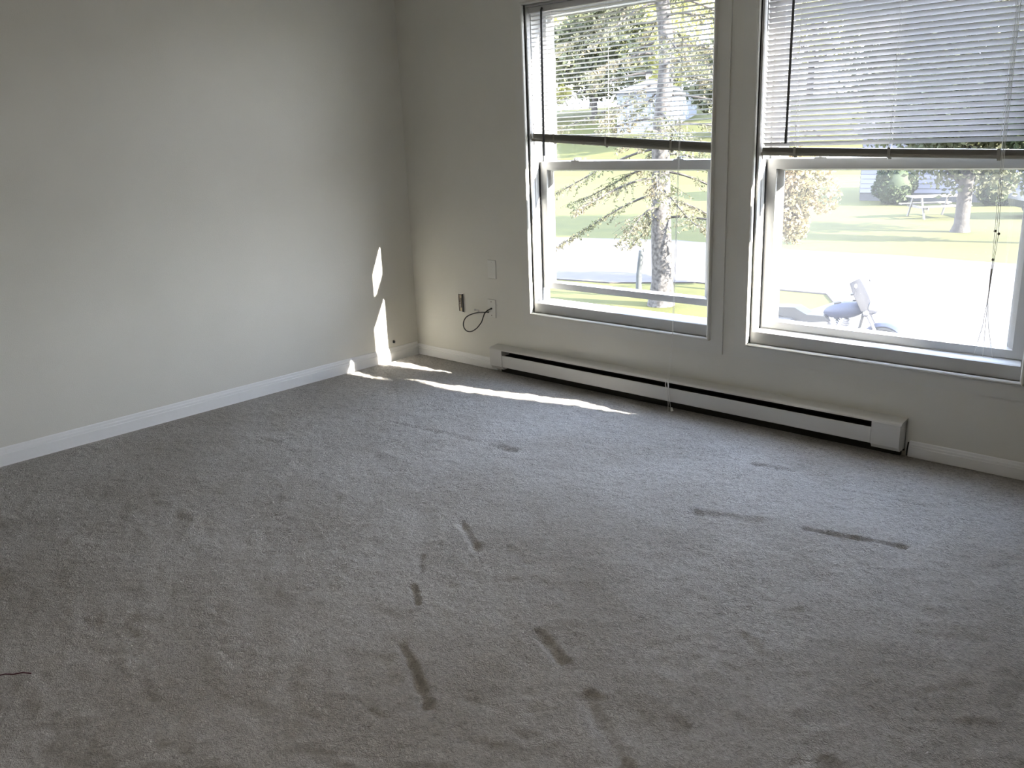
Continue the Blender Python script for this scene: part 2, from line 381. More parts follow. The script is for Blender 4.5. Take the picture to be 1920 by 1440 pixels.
# ------------------------------------------------------------- blinds
def lerp(a, b, t): return a + (b - a) * t
def slat(m, xa, xb, yc, za, zb, tilt, wd=.025):
    # closed, slightly cambered cross-section; tilt > 0 raises the room-side edge
    ct, st = math.cos(tilt), math.sin(tilt); top = []; bot = []
    for k in range(5):
        u = (k / 4 - .5); cam_ = .0022 * (1 - 4 * u * u)
        for lst, th in ((top, .0004), (bot, -.0004)):
            dy = u * wd; dz = cam_ + th
            lst.append((dy * ct + dz * st, -dy * st + dz * ct))
    prof = top + bot[::-1]; k = len(prof); vs = [(xa, yc + p, za + q) for p, q in prof] + [(xb, yc + p, zb + q) for p, q in prof]
    m.add(vs, [(i, (i + 1) % k, (i + 1) % k + k, i + k) for i in range(k)] + [tuple(range(k))[::-1], tuple(range(k, 2 * k))])
def blind(x0, x1, zL, zR, hL, hR, tilt, label, wand, wand_z, rails3):
    root = empty('window_blind', ((x0 + x1) / 2, .02, 2.045))
    tag(root, label, 'blind', 'mini blinds half raised in the windows')
    xa, xb = x0 + .012, x1 - .012; yc = .022
    m = MB(); m.box(xa, xb, .006, .038, 2.018, 2.047, bev=.002); m.build('headrail', MV, root)
    m = MB(); z = 2.004; lo = max(zL, zR); pitch = (z - lo - .008) / round((z - lo - .008) / .0215)
    while z > lo + .004:
        slat(m, xa + .004, xb - .004, yc, z, z, tilt); z -= pitch
    # the last slats sag towards the lower end of the rail
    k = int((z - min(zL, zR)) / pitch)
    for i in range(k):
        t = (i + 1) / (k + 1); slat(m, xa + .004, xb - .004, yc, lerp(z, zL, t) if zL < zR else min(z, zL + .006 + .004 * (k - i)), lerp(z, zR, t), tilt * .8)
    m.build('slats', MSl, root, smooth=True)
    # bunched slats resting on the bottom rail
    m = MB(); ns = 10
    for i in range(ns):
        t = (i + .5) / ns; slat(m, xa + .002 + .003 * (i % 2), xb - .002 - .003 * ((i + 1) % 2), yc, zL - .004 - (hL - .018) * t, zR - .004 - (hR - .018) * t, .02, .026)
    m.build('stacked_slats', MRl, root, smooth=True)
    m = MB(); a, b_ = zL - hL, zR - hR
    pr = [(.008, 0), (.036, 0), (.038, .004), (.038, .010), (.035, .014), (.009, .014), (.006, .010), (.006, .004)]; k = len(pr)
    m.add([(xa, y, a + q) for y, q in pr] + [(xb, y, b_ + q) for y, q in pr], [(i, (i + 1) % k, (i + 1) % k + k, i + k) for i in range(k)] + [tuple(range(k))[::-1], tuple(range(k, 2 * k))])
    rail = m.build('bottom_rail', MRl, root)
    for f in rails3:
        x = lerp(xa, xb, f); z = lerp(a, b_, f); m = MB(); m.tube([(x, .022, z - .007), (x, .022, z + .001)], .008, 10)
        m.box(x - .006, x + .006, .0045, .006, z - .001, z + lerp(hL, hR, f)); m.build('cord_button', MRl, rail)
    for f in rails3:
        x = lerp(xa, xb, f); m = MB()
        for y in (.008, .036): m.tube([(x, y, 2.02), (x, y, lerp(a, b_, f) + .014)], .0006, 5)
        m.build('ladder_cord', MCd, root)
    m = MB(); m.tube([(wand, .000, 2.035), (wand, -.006, 2.02), (wand - .006, -.008, wand_z)], .0056, 8)
    m.tube([(wand - .006, -.008, wand_z + .06), (wand - .006, -.008, wand_z)], .0066, 8); m.build('tilt_wand', MWd, root, smooth=True)
    return root
b1 = blind(X1[0] + .004, X1[1] - .004, 1.408, 1.335, .045, .052, math.radians(8),
           'white mini blind in the left window, slats open, bottom rail sloping down to the right', 1.186, 1.285, (.14, .45, .80))
m = MB()
# lift cords of the left blind: down over the sill, past the heater, to the carpet
for dx, k in ((0, 0), (.006, 1)):
    m.tube([(2.042 + dx, .002, 2.03), (2.036 + dx, -.006, 1.30), (2.032 + dx, -.034, .42), (2.030 + dx, -.036, .36), (2.034 + dx, -.072, .175), (2.040 + dx, -.088, .155), (2.044 + dx, -.090, .10), (2.050 + dx * 2, -.092, .04), (2.060 + dx * 3, -.11, .012)], .0011, 6)
m.build('lift_cord', MCd, b1)
MB().tube([(2.032, -.0875, .163), (2.030, -.089, .140), (2.036, -.090, .120)], .0022, 6).build('cord_loop', MCd, b1, smooth=True)
MB().tube([(2.046, -.089, .163), (2.050, -.090, .140), (2.050, -.090, .115)], .0022, 6).build('cord_loop', MCd, b1, smooth=True)
MB().tube([(2.075, -.10, .030), (2.085, -.105, .012)], [.004, .007], 10).build('cord_tassel', MCd, b1, smooth=True)
finish(b1)
b2 = blind(X2[0] + .004, X2[1] - .004, 1.306, 1.276, .038, .038, math.radians(45),
           'white mini blind in the right window, slats tilted nearly closed, bottom rail level', 2.590, 1.318, (.14, .50, .86))
m = MB()
for dx, e in ((0, -.040), (.005, -.006), (.010, .030)):
    m.tube([(3.436 + dx, .002, 2.03), (3.444 + dx, -.006, 1.25), (3.452 + dx * 1.3, -.005, .95), (3.456 + dx * .2, -.004, .80), (3.452 + dx * .2, .0, .70), (3.455 + e * .3, .010, .60), (3.458 + e, .026, .470)], .0010, 6)
m.build('lift_cord', MCd, b2)
for (x, z) in ((3.452, .975), (3.466, .965), (3.456, .865)): MB().ball((x, -.005, z), .005, .005, .006, 8, 6).build('cord_knot', MBx, b2)
MB().tube([(3.454, -.004, .83), (3.455, -.004, .74)], .002, 8).build('cord_splice', MBx, b2)
finish(b2)

# ------------------------------------------------------------- baseboard heater
hx0, hx1 = .755, 3.195
h = empty('baseboard_heater', ((hx0 + hx1) / 2, -.04, 0))
tag(h, 'long cream electric baseboard heater under the two windows', 'heater')
top = [(0, .168), (-.064, .161), (-.074, .156), (-.077, .150), (-.073, .149), (-.060, .153), (0, .160)]
MB().prism(top, hx0 - .004, hx1 + .004, 0).build('top_panel', MH, h)
MB().box(hx0, hx1, -.006, 0, .02, .160).build('back_plate', MHd, h)
fp = [(-.070, .050), (-.074, .049), (-.076, .053), (-.076, .119), (-.073, .122), (-.069, .121), (-.069, .118), (-.072, .116), (-.072, .054), (-.070, .054)]
MB().prism(fp, .856, 3.072, 0).build('front_panel', MH, h)
for a, b_, nm in ((hx0, .853, 'left'), (3.074, hx1, 'right')):
    m = MB(); m.prism([(0, .03), (-.060, .03), (-.070, .047), (-.077, .049), (-.077, .150), (-.064, .158), (0, .160)], a, b_, 0)
    m.build('end_cap', MH, h)
m = MB(); m.box(.853, 3.074, -.050, -.012, .062, .064)
x = .86
while x < 3.07: m.box(x, x + .0012, -.058, -.008, .066, .118); x += .0085
m.tube([(.853, -.033, .09), (3.074, -.033, .09)], .006, 8); m.build('heating_fins', MHd, h)
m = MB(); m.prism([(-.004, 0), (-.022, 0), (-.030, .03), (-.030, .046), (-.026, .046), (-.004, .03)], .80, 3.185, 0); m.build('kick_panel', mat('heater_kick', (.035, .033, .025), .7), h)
finish(h)

# ------------------------------------------------------------- wall plates, open outlet, cable
def plate(x, z, label, hole):
    r = empty('wall_plate', (x, 0, z)); tag(r, label, 'wall plate', 'painted wall plates beside the left window')
    m = MB(); m.box(x - .034, x + .034, -.0065, 0, z - .057, z + .057, bev=.0025); m.build('plate', MPl, r)
    for s_ in (-.042, .042): MB().tube([(x, -.0064, z + s_), (x, -.008, z + s_)], .0032, 10).build('screw', MBx if hole else MPl, r)
    if hole: MB().tube([(x + .001, -.006, z), (x + .001, -.012, z)], .006, 12).build('cable_hole', MBk, r)
    return finish(r)
plate(.734, .627, 'blank painted wall plate, the upper one beside the left window', False)
plate(.718, .385, 'painted wall plate with black cable coming out, just above the heater', True)
o = empty('electrical_outlet', (.447, 0, .394)); tag(o, 'open wall outlet without cover plate, bare brassy strap showing', 'outlet')
m = MB(); ring(m, .420, .475, .334, .454, .005, -.004, .0, wb=.005, wt=.005); m.build('box_rim', MPl, o)
MB().box(.425, .470, -.0015, -.0005, .339, .449).build('box_inside', MBx, o)
m = MB(); m.box(.4385, .4540, -.006, -.0015, .342, .446, bev=.001); m.build('mounting_strap', MBr, o)
m = MB(); m.box(.4395, .4530, -.013, -.006, .398, .424, bev=.002).box(.4395, .4530, -.013, -.006, .364, .390, bev=.002); s_ = m.build('receptacle_face', mat('ivory_plastic', (.40, .36, .29), .4), o)
m = MB(); m.tube([(.446, -.0125, .394), (.446, -.0085, .394)], .005, 12); m.build('screw', MMt, o)
m = MB(); m.box(.461, .4695, -.010, -.0015, .337, .451); m.build('box_shade_strip', MBk, o)  # solid black strip standing in for the shade inside the open box
finish(o)
c = empty('coaxial_cable', (.72, -.012, .385)); tag(c, 'black coaxial cable looped against the wall from the lower plate', 'cable')
def onwall(px, pz, y): return (px, y, pz)
P = [(.719, .3853, -.008), (.712, .381, -.020), (.700, .372, -.030), (.686, .358, -.034), (.672, .335, -.034), (.655, .302, -.033), (.632, .277, -.032), (.600, .250, -.030), (.560, .228, -.028),
     (.525, .221, -.026), (.497, .226, -.024), (.477, .247, -.022), (.477, .275, -.020), (.495, .303, -.019), (.525, .323, -.018), (.570, .340, -.017), (.620, .353, -.016), (.660, .358, -.016), (.700, .362, -.014)]
def smooth_path(P, n=5):
    P = [Vector(p) for p in P]; out = []
    for i in range(len(P) - 1):
        p0, p1, p2, p3 = P[max(i - 1, 0)], P[i], P[i + 1], P[min(i + 2, len(P) - 1)]
        for k in range(n):
            t = k / n; out.append(.5 * ((2 * p1) + (p2 - p0) * t + (2 * p0 - 5 * p1 + 4 * p2 - p3) * t * t + (-p0 + 3 * p1 - 3 * p2 + p3) * t ** 3))
    return out + [P[-1]]
PQ = smooth_path([(x, y, z) for x, z, y in P]); MB().tube(PQ, .0036, 10).build('cable_jacket', MBk, c, smooth=True)
m = MB(); m.tube([(.690, -.020, .3655), (.655, -.024, .3640), (.625, -.026, .3655)], .0020, 8); m.tube([(.628, -.026, .3655), (.600, -.027, .3680)], .0052, 10); m.tube([(.600, -.027, .368), (.592, -.027, .3685)], .0065, 6)
m.build('connector', MMt, c, smooth=True); finish(c)
m = MB(); m.tube([(0, -.213, .122), (.007, -.213, .122)], .009, 14); m.tube([(.007, -.213, .122), (.012, -.213, .122)], [.007, .004], 14)
tag(m.build('wall_plug', MBk, smooth=True), 'small black round plug low on the left wall near the corner', 'plug')
m = MB(); m.tube([(3.21, -.016, .004), (3.211, -.018, .03), (3.213, -.014, .066)], .003, 6); tag(m.build('crack_shade_strip', MBk), 'black strip for the dark crack beside the right end of the heater', 'crack')  # black strip standing in for the shaded crack between baseboard and heater

# ------------------------------------------------------------- outside: ground
G = -2.0
def gz(x, y):
    t = min(max((y - 44) / 50, 0), 1); return G + 6.5 * t * t * (3 - 2 * t)
MGr = mat('lawn_grass', (.050, .049, .0155), .9, vscale=1.2, c2=(.040, .041, .0135), bump=.4, bscale=14, spec=.1)
MRd = mat('asphalt', (.062, .056, .053), .9, var=.06, vscale=3, bump=.2, bscale=90, spec=.15)
m = MB(); xs_ = [-110 + 6 * i for i in range(31)]; ys_ = [.16, 4, 8, 12.4, 19.3, 26, 32, 38] + [44 + 5 * i for i in range(22)]
vs = [(x, y, gz(x, y)) for y in ys_ for x in xs_]; k = len(xs_)
m.add(vs, [(j * k + i, j * k + i + 1, (j + 1) * k + i + 1, (j + 1) * k + i) for j in range(len(ys_) - 1) for i in range(k - 1)])
struct(m.build('ground', MGr), 'sunny green lawn rising gently behind the road', 'ground')
m = MB(); road = []
far = [(-110, 14.5), (-30, 16.5), (-14.5, 18.7), (-10.5, 19.7), (-6.7, 19.1), (-3.7, 19.3), (-.9, 19.05), (30, 20), (76, 22)]
near = [(-110, 8.5), (-30, 10.5), (-12, 11.9), (-9, 12.1), (-7.6, 12.3), (-5.9, 13.3), (-2.9, 13.4), (-2.4, 12.6), (-2.6, 9), (-2.4, 3), (76, 3)]
pts = near + far[::-1]
m.add([(x, y, G + .03) for x, y in pts] + [(x, y, G - .02) for x, y in pts], [tuple(range(len(pts)))] + [(i, i + len(pts), (i + 1) % len(pts) + len(pts), (i + 1) % len(pts)) for i in range(len(pts))])
struct(m.build('driveway', MRd), 'pale asphalt road and parking area between the lawns', 'road')
m = MB()
struct(MB().box(-.3, W + .3, D - .3, -.02, -2.0, -.12).build('foundation', mat('concrete', (0.1044, 0.1044, 0.1044), .9, var=.1)), 'lower storey of the building below the room', 'building')

# ------------------------------------------------------------- outside: plants
def leaf_mesh(name, pts, size, m, parent, elong=1.6, droop=0, sizes=None):
    n = len(pts); P = np.array(pts); a = nr.normal(size=(n, 3)); a[:, 2] -= droop; a /= np.linalg.norm(a, axis=1)[:, None]
    b = nr.normal(size=(n, 3)); b -= (b * a).sum(1)[:, None] * a; b /= np.linalg.norm(b, axis=1)[:, None]
    s = (size * (.6 + .8 * nr.rand(n)))[:, None]
    if sizes is not None: s = s * np.array(sizes)[:, None]
    c = np.cross(a, b) * s * .12
    v = np.stack([P - a * s * elong * .5, P + b * s * .5 + c, P + a * s * elong * .5, P - b * s * .5 + c], 1).reshape(-1, 3)
    me = bpy.data.meshes.new(name); me.vertices.add(4 * n); me.vertices.foreach_set('co', v.ravel())
    me.loops.add(4 * n); me.loops.foreach_set('vertex_index', np.arange(4 * n)); me.polygons.add(n); me.polygons.foreach_set('loop_start', np.arange(n) * 4)
    me.update(calc_edges=True); me.materials.append(m); o = bpy.data.objects.new(name, me); col.objects.link(o); o.parent = parent; return o
MBark = mat('bark_pale', (0.0696, 0.0642, 0.0594), .9, vscale=14, c2=(0.0192, 0.0174, 0.0156), bump=.8, bscale=20)
MBark2 = mat('bark_dark', (0.0392, 0.0344, 0.0304), .9, vscale=6, c2=(0.0208, 0.0184, 0.0160), bump=.8, bscale=20)
MNe = mat('needles', (.075, .085, .042), .8, vscale=1.5, c2=(.115, .095, .058), trans=.3)
MLg = mat('leaves_yellow_green', (.60, .58, .26), .8, vscale=.6, c2=(.42, .42, .18), trans=.35)
MLd = mat('leaves_green', (0.0246, 0.0384, 0.0084), .8, vscale=.9, c2=(0.0120, 0.0210, 0.0060), trans=.3)
MLm = mat('leaves_olive', (.085, .088, .045), .8, vscale=.9, c2=(.045, .052, .028), trans=.3)
MLo = mat('leaves_orange', (.20, .14, .075), .8, vscale=1.2, c2=(.15, .13, .065), trans=.35)

# conifer in front of the left window
cx, cy = -5.15, 10.7
t = empty('conifer_tree', (cx, cy, G)); tag(t, 'tall conifer with pale bark and drooping sparse branches outside the left window', 'tree')
m = MB(); tp = [(cx + .05 * math.sin(i * .9) + .02 * i * .2, cy + .04 * math.cos(i * 1.3), G + i * .5) for i in range(0, 23)]
m.tube(tp, [.22 + .06 * (i == 0) - i * .0085 for i in range(23)], 14); m.build('trunk', MBark, t, smooth=True)
m = MB(); leaves = []; szs = []
rr = random.Random(11)
for i in range(88):
    z = G + 1.75 + i * .107; ang = i * 2.4 + rr.uniform(-.3, .3); L = rr.uniform(1.7, 3.2) * (1 - .3 * (z - G) / 11)
    up = rr.uniform(-.15, .25); pts = []; R0 = .17
    for k in range(9):
        s_ = k / 8; d = R0 + (L - R0) * s_
        pts.append(Vector((cx + math.cos(ang + .15 * s_) * d, cy + math.sin(ang + .15 * s_) * d, z + up * L * s_ - .42 * L * s_ ** 1.6 + .10 * L * s_ ** 4)))
    m.tube(pts, .026, 5, r2=.006)
    for q in range(26):
        s_ = .18 + .82 * (q + rr.random()) / 26; kk = s_ * 8; a = pts[min(int(kk), 7)]; b_ = pts[min(int(kk), 7) + 1]; p = a.lerp(b_, kk - int(kk) if kk < 8 else 1)
        side = rr.choice((-1, 1)); l2 = rr.uniform(.25, .65) * (1.1 - .5 * s_); an2 = ang + side * rr.uniform(.5, 1.1)
        e = p + Vector((math.cos(an2) * l2, math.sin(an2) * l2, -rr.uniform(.15, .6) * l2 - .05)); m.tube([p, p.lerp(e, .5) + Vector((0, 0, .03)), e], .005, 3, r2=.002, caps=False)
        for w_ in range(17):
            u = rr.random(); leaves.append(p.lerp(e, u) + Vector((rr.gauss(0, .02), rr.gauss(0, .02), rr.gauss(0, .02)))); szs.append(1)
m.build('branches', MBark2, t)
leaf_mesh('foliage', leaves, .029, MNe, t, elong=2.4, droop=.6); finish(t)

def crown_pts(c, rx, ry, rz, n, lumps=14, rg=rr, fill=.35):
    out = []
    cs = []
    for i in range(lumps):
        u = Vector((rg.gauss(0, 1), rg.gauss(0, 1), rg.gauss(0, 1))).normalized(); f = rg.uniform(.45, .75); cs.append((u.x * f, u.y * f, u.z * f, rg.uniform(.3, .48)))
    for i in range(n):
        l = cs[rg.randrange(lumps)]; u = Vector((rg.gauss(0, 1), rg.gauss(0, 1), rg.gauss(0, 1))).normalized() * l[3] * (1 - fill * rg.random())
        out.append((c[0] + (l[0] + u.x) * rx, c[1] + (l[1] + u.y) * ry, c[2] + (l[2] + u.z) * rz))
    return out
def tree(name, x, y, rt, hz, crz, crx, lm, bm, n, ls, label, cat='tree', group=None, z0=None, lumps=16, fill=.35, off=(0, 0)):
    z0 = gz(x, y) if z0 is None else z0
    t = empty(name, (x, y, z0)); tag(t, label, cat, group)
    m = MB(); top_ = hz - crz * .2
    m.tube([(x, y, z0 - .05), (x + .02, y, z0 + .25), (x + .04 + off[0] * .3, y + .03 + off[1] * .3, z0 + top_ * .55), (x + off[0] * .9, y + off[1] * .9, z0 + top_)], [rt * 1.5, rt * 1.05, rt * .9, rt * .35], 12)
    for i in range(9):
        a = i * 2.4; zz = z0 + hz - crz * rr.uniform(.4, .95); q = rr.uniform(.4, .75)
        if off[0]: continue
        m.tube([(x, y, zz), (x + math.cos(a) * crx * q * .5, y + math.sin(a) * crx * q * .5, zz + crz * .22), (x + math.cos(a) * crx * q, y + math.sin(a) * crx * q, zz + crz * .45)], rt * .4, 6, r2=rt * .08)
    m.build('trunk', bm, t, smooth=True)
    leaf_mesh('foliage', crown_pts((x + off[0], y + off[1], z0 + hz), crx, crx, crz, n, lumps, fill=fill), ls, lm, t); return finish(t)
tree('shade_tree', -3.85, 25.2, .21, 5.0, 3.9, 4.0, MLm, MBark2, 52000, .105, 'broad shade tree on the lawn with thick dark trunk beside the picnic table', lumps=44, fill=.8)
tree('green_tree', -.9, 23.4, .16, 3.9, 2.7, 1.9, MLd, MBark2, 9000, .12, 'dark green leafy tree at the far right edge of the right window', lumps=14)
tree('ornamental_tree', -4.75, 12.9, .07, 1.95, 1.05, .75, MLo, MBark2, 5200, .06, 'small orange-leaved tree at the left edge of the right window', lumps=14, off=(.95, .88))
HB = [((-52.5, 85, 9, 8, MLg), 'tall yellow-green hill tree just right of the conifer trunk, seen through the left blind'),
      ((-36, 84, 10, 8, MLg), 'yellow-green hill tree seen through the left part of the right blind'),
      ((-59, 88, 10.5, 8, MLg), 'tall yellow-green hill tree straight above the pale building'),
      ((-25, 82, 10, 7.5, MLm), 'olive hill tree rising above the house roof, behind the right blind'),
      ((-15, 86, 10, 7, MLg), 'yellow-green hill tree at the far right edge, behind the right blind'),
      ((-70, 92, 12, 9, MLg), 'tallest yellow-green hill tree, well left of the pale building'),
      ((-58, 77, 7.5, 6.5, MLm), 'olive tree standing in front of the yellow-green hill trees, left of the pale building'),
      ((-34, 66, 5.5, 4.5, MLm), 'olive tree on the slope, mostly hidden by the wall between the windows'),
      ((-67, 76, 5.5, 6, MLg), 'low yellow-green tree on the slope, at the left edge of the left window')]
for (x, y, hz, cr_, lm), lb in HB:
    tree('hill_tree', x, y, .35, hz, cr_ * .95, cr_, lm, MBark2, 5200, .42, lb, group='trees on the hill', lumps=18)

# round bushes by the house
def bush(x, y, r, hgt, label):
    b = empty('round_bush', (x, y, G)); tag(b, label, 'bush', 'clipped bushes along the house')
    MB().ball((x, y, G + hgt * .48), r * .9, r * .9, hgt * .48, 14, 10).build('branches', MLd, b, smooth=True)
    leaf_mesh('foliage', [(x + u[0] * r, y + u[1] * r, G + hgt * .5 + u[2] * hgt * .5) for u in crown_pts((0, 0, 0), 1.05, 1.05, 1.0, 6000, 40, fill=.1)], .10, MLd, b); finish(b)
bush(-9.05, 33.95, .8, 1.55, 'round dark bush against the house left of the picnic table')
bush(-5.3, 34.35, .7, 1.5, 'round dark bush against the house right of the shade tree trunk')

# ------------------------------------------------------------- outside: house with siding
MSd = mat('siding', (0.1044, 0.1044, 0.1254), .7); MFd = mat('foundation_block', (0.0420, 0.0420, 0.0420), .9, var=.1); MRf = mat('roof_shingle', (0.0486, 0.0450, 0.0450), .9, var=.15, vscale=4)
MWn = mat('dark_window', (.05, .06, .08), .15)
def siding_wall(m, p0, p1, z0, z1, step=.2):
    d = Vector((p1[0] - p0[0], p1[1] - p0[1], 0)); n = Vector((d.y, -d.x, 0)).normalized(); z = z0
    while z < z1 - .01:
        a = Vector((*p0, z)) + n * .03; b_ = Vector((*p1, z)) + n * .03; c_ = Vector((*p1, min(z + step, z1))) + n * .005; e = Vector((*p0, min(z + step, z1))) + n * .005
        m.add([a, b_, c_, e, Vector((*p0, z)), Vector((*p1, z))], [(0, 1, 2, 3), (0, 4, 5, 1)]); z += step
A, B, Dp = (-11.0, 35.3), (7.0, 36.3), 8.5
hs = empty('house', (-2, 40, G)); tag(hs, 'long pale lavender house with horizontal siding behind the picnic table', 'house')
ex = Vector((B[0] - A[0], B[1] - A[1], 0)).normalized(); ey = Vector((-ex.y, ex.x, 0)); L = (Vector((*B, 0)) - Vector((*A, 0))).length
c4 = [Vector((*A, 0)), Vector((*A, 0)) + ex * L, Vector((*A, 0)) + ex * L + ey * Dp, Vector((*A, 0)) + ey * Dp]
m = MB()
for i in range(4): siding_wall(m, c4[i][:2], c4[(i + 1) % 4][:2], G + .35, G + 3.0)
m.add([Vector((c_.x, c_.y, G + .35)) for c_ in c4] + [Vector((c_.x, c_.y, G + 3.0)) for c_ in c4], [(0, 1, 5, 4), (1, 2, 6, 5), (2, 3, 7, 6), (3, 0, 4, 7)])
wl_ = m.build('siding_wall', MSd, hs)
m = MB(); q = [c_ + Vector((0, 0, G)) for c_ in c4]; m.add([v + Vector((0, 0, -.1)) for v in q] + [v + Vector((0, 0, .36)) for v in q], [(0, 1, 5, 4), (1, 2, 6, 5), (2, 3, 7, 6), (3, 0, 4, 7), (4, 5, 6, 7)]); m.build('foundation', MFd, hs)
m = MB(); o_ = .45; e0 = c4[0] - ex * o_ - ey * o_; e1 = c4[1] + ex * o_ - ey * o_; e2 = c4[2] + ex * o_ + ey * o_; e3 = c4[3] - ex * o_ + ey * o_
r0 = (e0 + e3) / 2; r1 = (e1 + e2) / 2; zz = G + 2.95
Z3 = lambda v, z: Vector((v.x, v.y, z))
m.add([Z3(e0, zz), Z3(e1, zz), Z3(e2, zz), Z3(e3, zz), Z3(r0, zz + 1.7), Z3(r1, zz + 1.7)], [(0, 1, 5, 4), (2, 3, 4, 5), (0, 4, 3), (1, 2, 5), (3, 2, 1, 0)]); m.build('roof', MRf, hs)
for f in (.30, .62, .86):
    p = c4[0] + ex * L * f - ey * .04; m = MB(); m.box(0, 1.1, -.03, .02, 0, 1.1); 
    for v in range(len(m.v)): vv = m.v[v]; m.v[v] = tuple(p + ex * vv[0] + ey * vv[1] + Vector((0, 0, G + 1.35 + vv[2])))
    wn = m.build('window', MWn, hs)
finish(hs)
# pale building on the hill
MPb = mat('pale_blue_siding', (0.1116, 0.1254, 0.1530), .7)
bx, by = -45.6, 68.7; bz = gz(bx, by) - .2
pb = empty('pale_building', (bx, by, bz)); tag(pb, 'pale blue building with a paned window, seen through the left blind', 'building')
m = MB(); siding_wall(m, (bx - 2.4, by - 1.0), (bx + 2.4, by + .9), bz, bz + 4.0, .3)
m.add([(bx - 2.4, by - 1, bz), (bx + 2.4, by + .9, bz), (bx + 1, by + 8, bz), (bx - 6, by + 5, bz), (bx - 2.4, by - 1, bz + 4.0), (bx + 2.4, by + .9, bz + 4.0), (bx + 1, by + 8, bz + 4.0), (bx - 6, by + 5, bz + 4.0)], [(0, 1, 5, 4), (1, 2, 6, 5), (2, 3, 7, 6), (3, 0, 4, 7)])
m.build('siding_wall', MPb, pb)
m = MB(); m.add([(bx - 2.8, by - 1.5, bz + 3.9), (bx + 2.8, by + .6, bz + 3.9), (bx + 1, by + 8.4, bz + 3.9), (bx - 6.4, by + 5.4, bz + 3.9), (bx - 1.5, by + 3.2, bz + 5.2)], [(0, 1, 4), (1, 2, 4), (2, 3, 4), (3, 0, 4), (3, 2, 1, 0)]); m.build('roof', MRf, pb)
dv = Vector((4.8, 1.9, 0)).normalized(); nv = Vector((dv.y, -dv.x, 0)); p0 = Vector((bx - 2.4, by - 1, bz))
for k_, s0 in enumerate((.6, 2.9)):
    m = MB(); a = p0 + dv * s0 + nv * .05
    m.add([a + Vector((0, 0, 1.5)), a + dv * 1.5 + Vector((0, 0, 1.5)), a + dv * 1.5 + Vector((0, 0, 3.0)), a + Vector((0, 0, 3.0))], [(0, 1, 2, 3)]); wn = m.build('window', MWn, pb)
    m = MB()
    for t_ in (0, .5, 1.0, 1.5): q_ = a + dv * (t_ - .03) + nv * .03; m.add([q_ + Vector((0, 0, 1.45)), q_ + dv * .07 + Vector((0, 0, 1.45)), q_ + dv * .07 + Vector((0, 0, 3.05)), q_ + Vector((0, 0, 3.05))], [(0, 1, 2, 3)])
    m.build('window_bars', MV, wn)
finish(pb)

# ------------------------------------------------------------- outside: picnic table, post, car
MWo = mat('weathered_wood', (0.1044, 0.0942, 0.0834), .85, var=.2, vscale=8)
T0 = Vector((-5.95, 29.3, G)); pt = empty('picnic_table', T0, math.radians(42)); tag(pt, 'weathered wooden picnic table with attached benches on the far lawn', 'picnic table')
m = MB()
for i in range(5): m.box(-.9, .9, -.36 + i * .145, -.36 + i * .145 + .135, .72, .76)
m.build('tabletop', MWo, pt)
for s_ in (-1, 1):
    m = MB()
    for i in range(2): m.box(-.9, .9, s_ * .74 + (i - 1) * .145, s_ * .74 + (i - 1) * .145 + .135, .42, .46)
    m.build('bench', MWo, pt)
for x_ in (-.62, .62):
    for s_ in (-1, 1):
        m = MB(); m.add([(x_ - .02, s_ * .28, .72), (x_ - .02, s_ * .38, .72), (x_ - .02, s_ * .74, 0), (x_ - .02, s_ * .64, 0), (x_ + .02, s_ * .28, .72), (x_ + .02, s_ * .38, .72), (x_ + .02, s_ * .74, 0), (x_ + .02, s_ * .64, 0)],
              [(0, 1, 2, 3), (7, 6, 5, 4), (0, 4, 5, 1), (1, 5, 6, 2), (2, 6, 7, 3), (3, 7, 4, 0)]); m.build('leg', MWo, pt)
    MB().box(x_ + .02, x_ + .06, -.86, .86, .33, .42).build('crossbar', MWo, pt)
px_, py_ = -6.05, 11.25
m = MB(); m.tube([(px_, py_, G - .05), (px_ + .01, py_, G + .5), (px_ + .05, py_ + .03, G + .98)], [.066, .06, .056], 12); m.ball((px_ + .05, py_ + .03, G + .98), .056, .056, .02, 12, 6)
tag(m.build('wooden_post', mat('grey_post', (0.0450, 0.0486, 0.0486), .85, var=.2), smooth=True), 'short leaning grey post on the grass left of the conifer trunk', 'post')

MCar = mat('dark_blue_paint', (0.0072, 0.0102, 0.0174), .2, spec=.6)
cr0 = empty('parked_car', (-1.7, 31.2, G)); cr0.rotation_euler = (0, 0, .6); tag(cr0, 'dark parked car under the green tree at the far right', 'car')
m = MB(); body = [(-2.1, .35), (2.1, .35), (2.15, .6), (2.05, .85), (1.1, .95), (.5, 1.38), (-.9, 1.42), (-1.6, 1.0), (-2.1, .9), (-2.18, .6)]
m.prism(body, -.85, .85, 1); m.build('body', MCar, cr0)
for s_ in (-.86, .86): MB().prism([(.95, .96), (.45, 1.32), (-.85, 1.35), (-1.4, 1.0)], s_ - .01, s_ + .01, 1).build('window', MWn, cr0)
for x_ in (-1.35, 1.35):
    for s_ in (-.8, .8): MB().tube([(x_, s_ - .1, .32), (x_, s_ + .1, .32)], .32, 20).build('wheel', MBk, cr0)

# ------------------------------------------------------------- outside: motorcycle
MK = Vector((-.646, 8.46, G + .03)); mk = empty('motorcycle', MK, math.radians(5)); mk.scale = (.9,) * 3; tag(mk, 'dark touring motorcycle with tall windshield parked outside the right window', 'motorcycle')
MPt = mat('motorcycle_paint', (0.0174, 0.0210, 0.0384), .4, spec=.2); MLe = mat('motorcycle_leather', (0.0174, 0.0162, 0.0156), .5); MCh = mat('chrome', (.30, .30, .32), .3, metal=1)
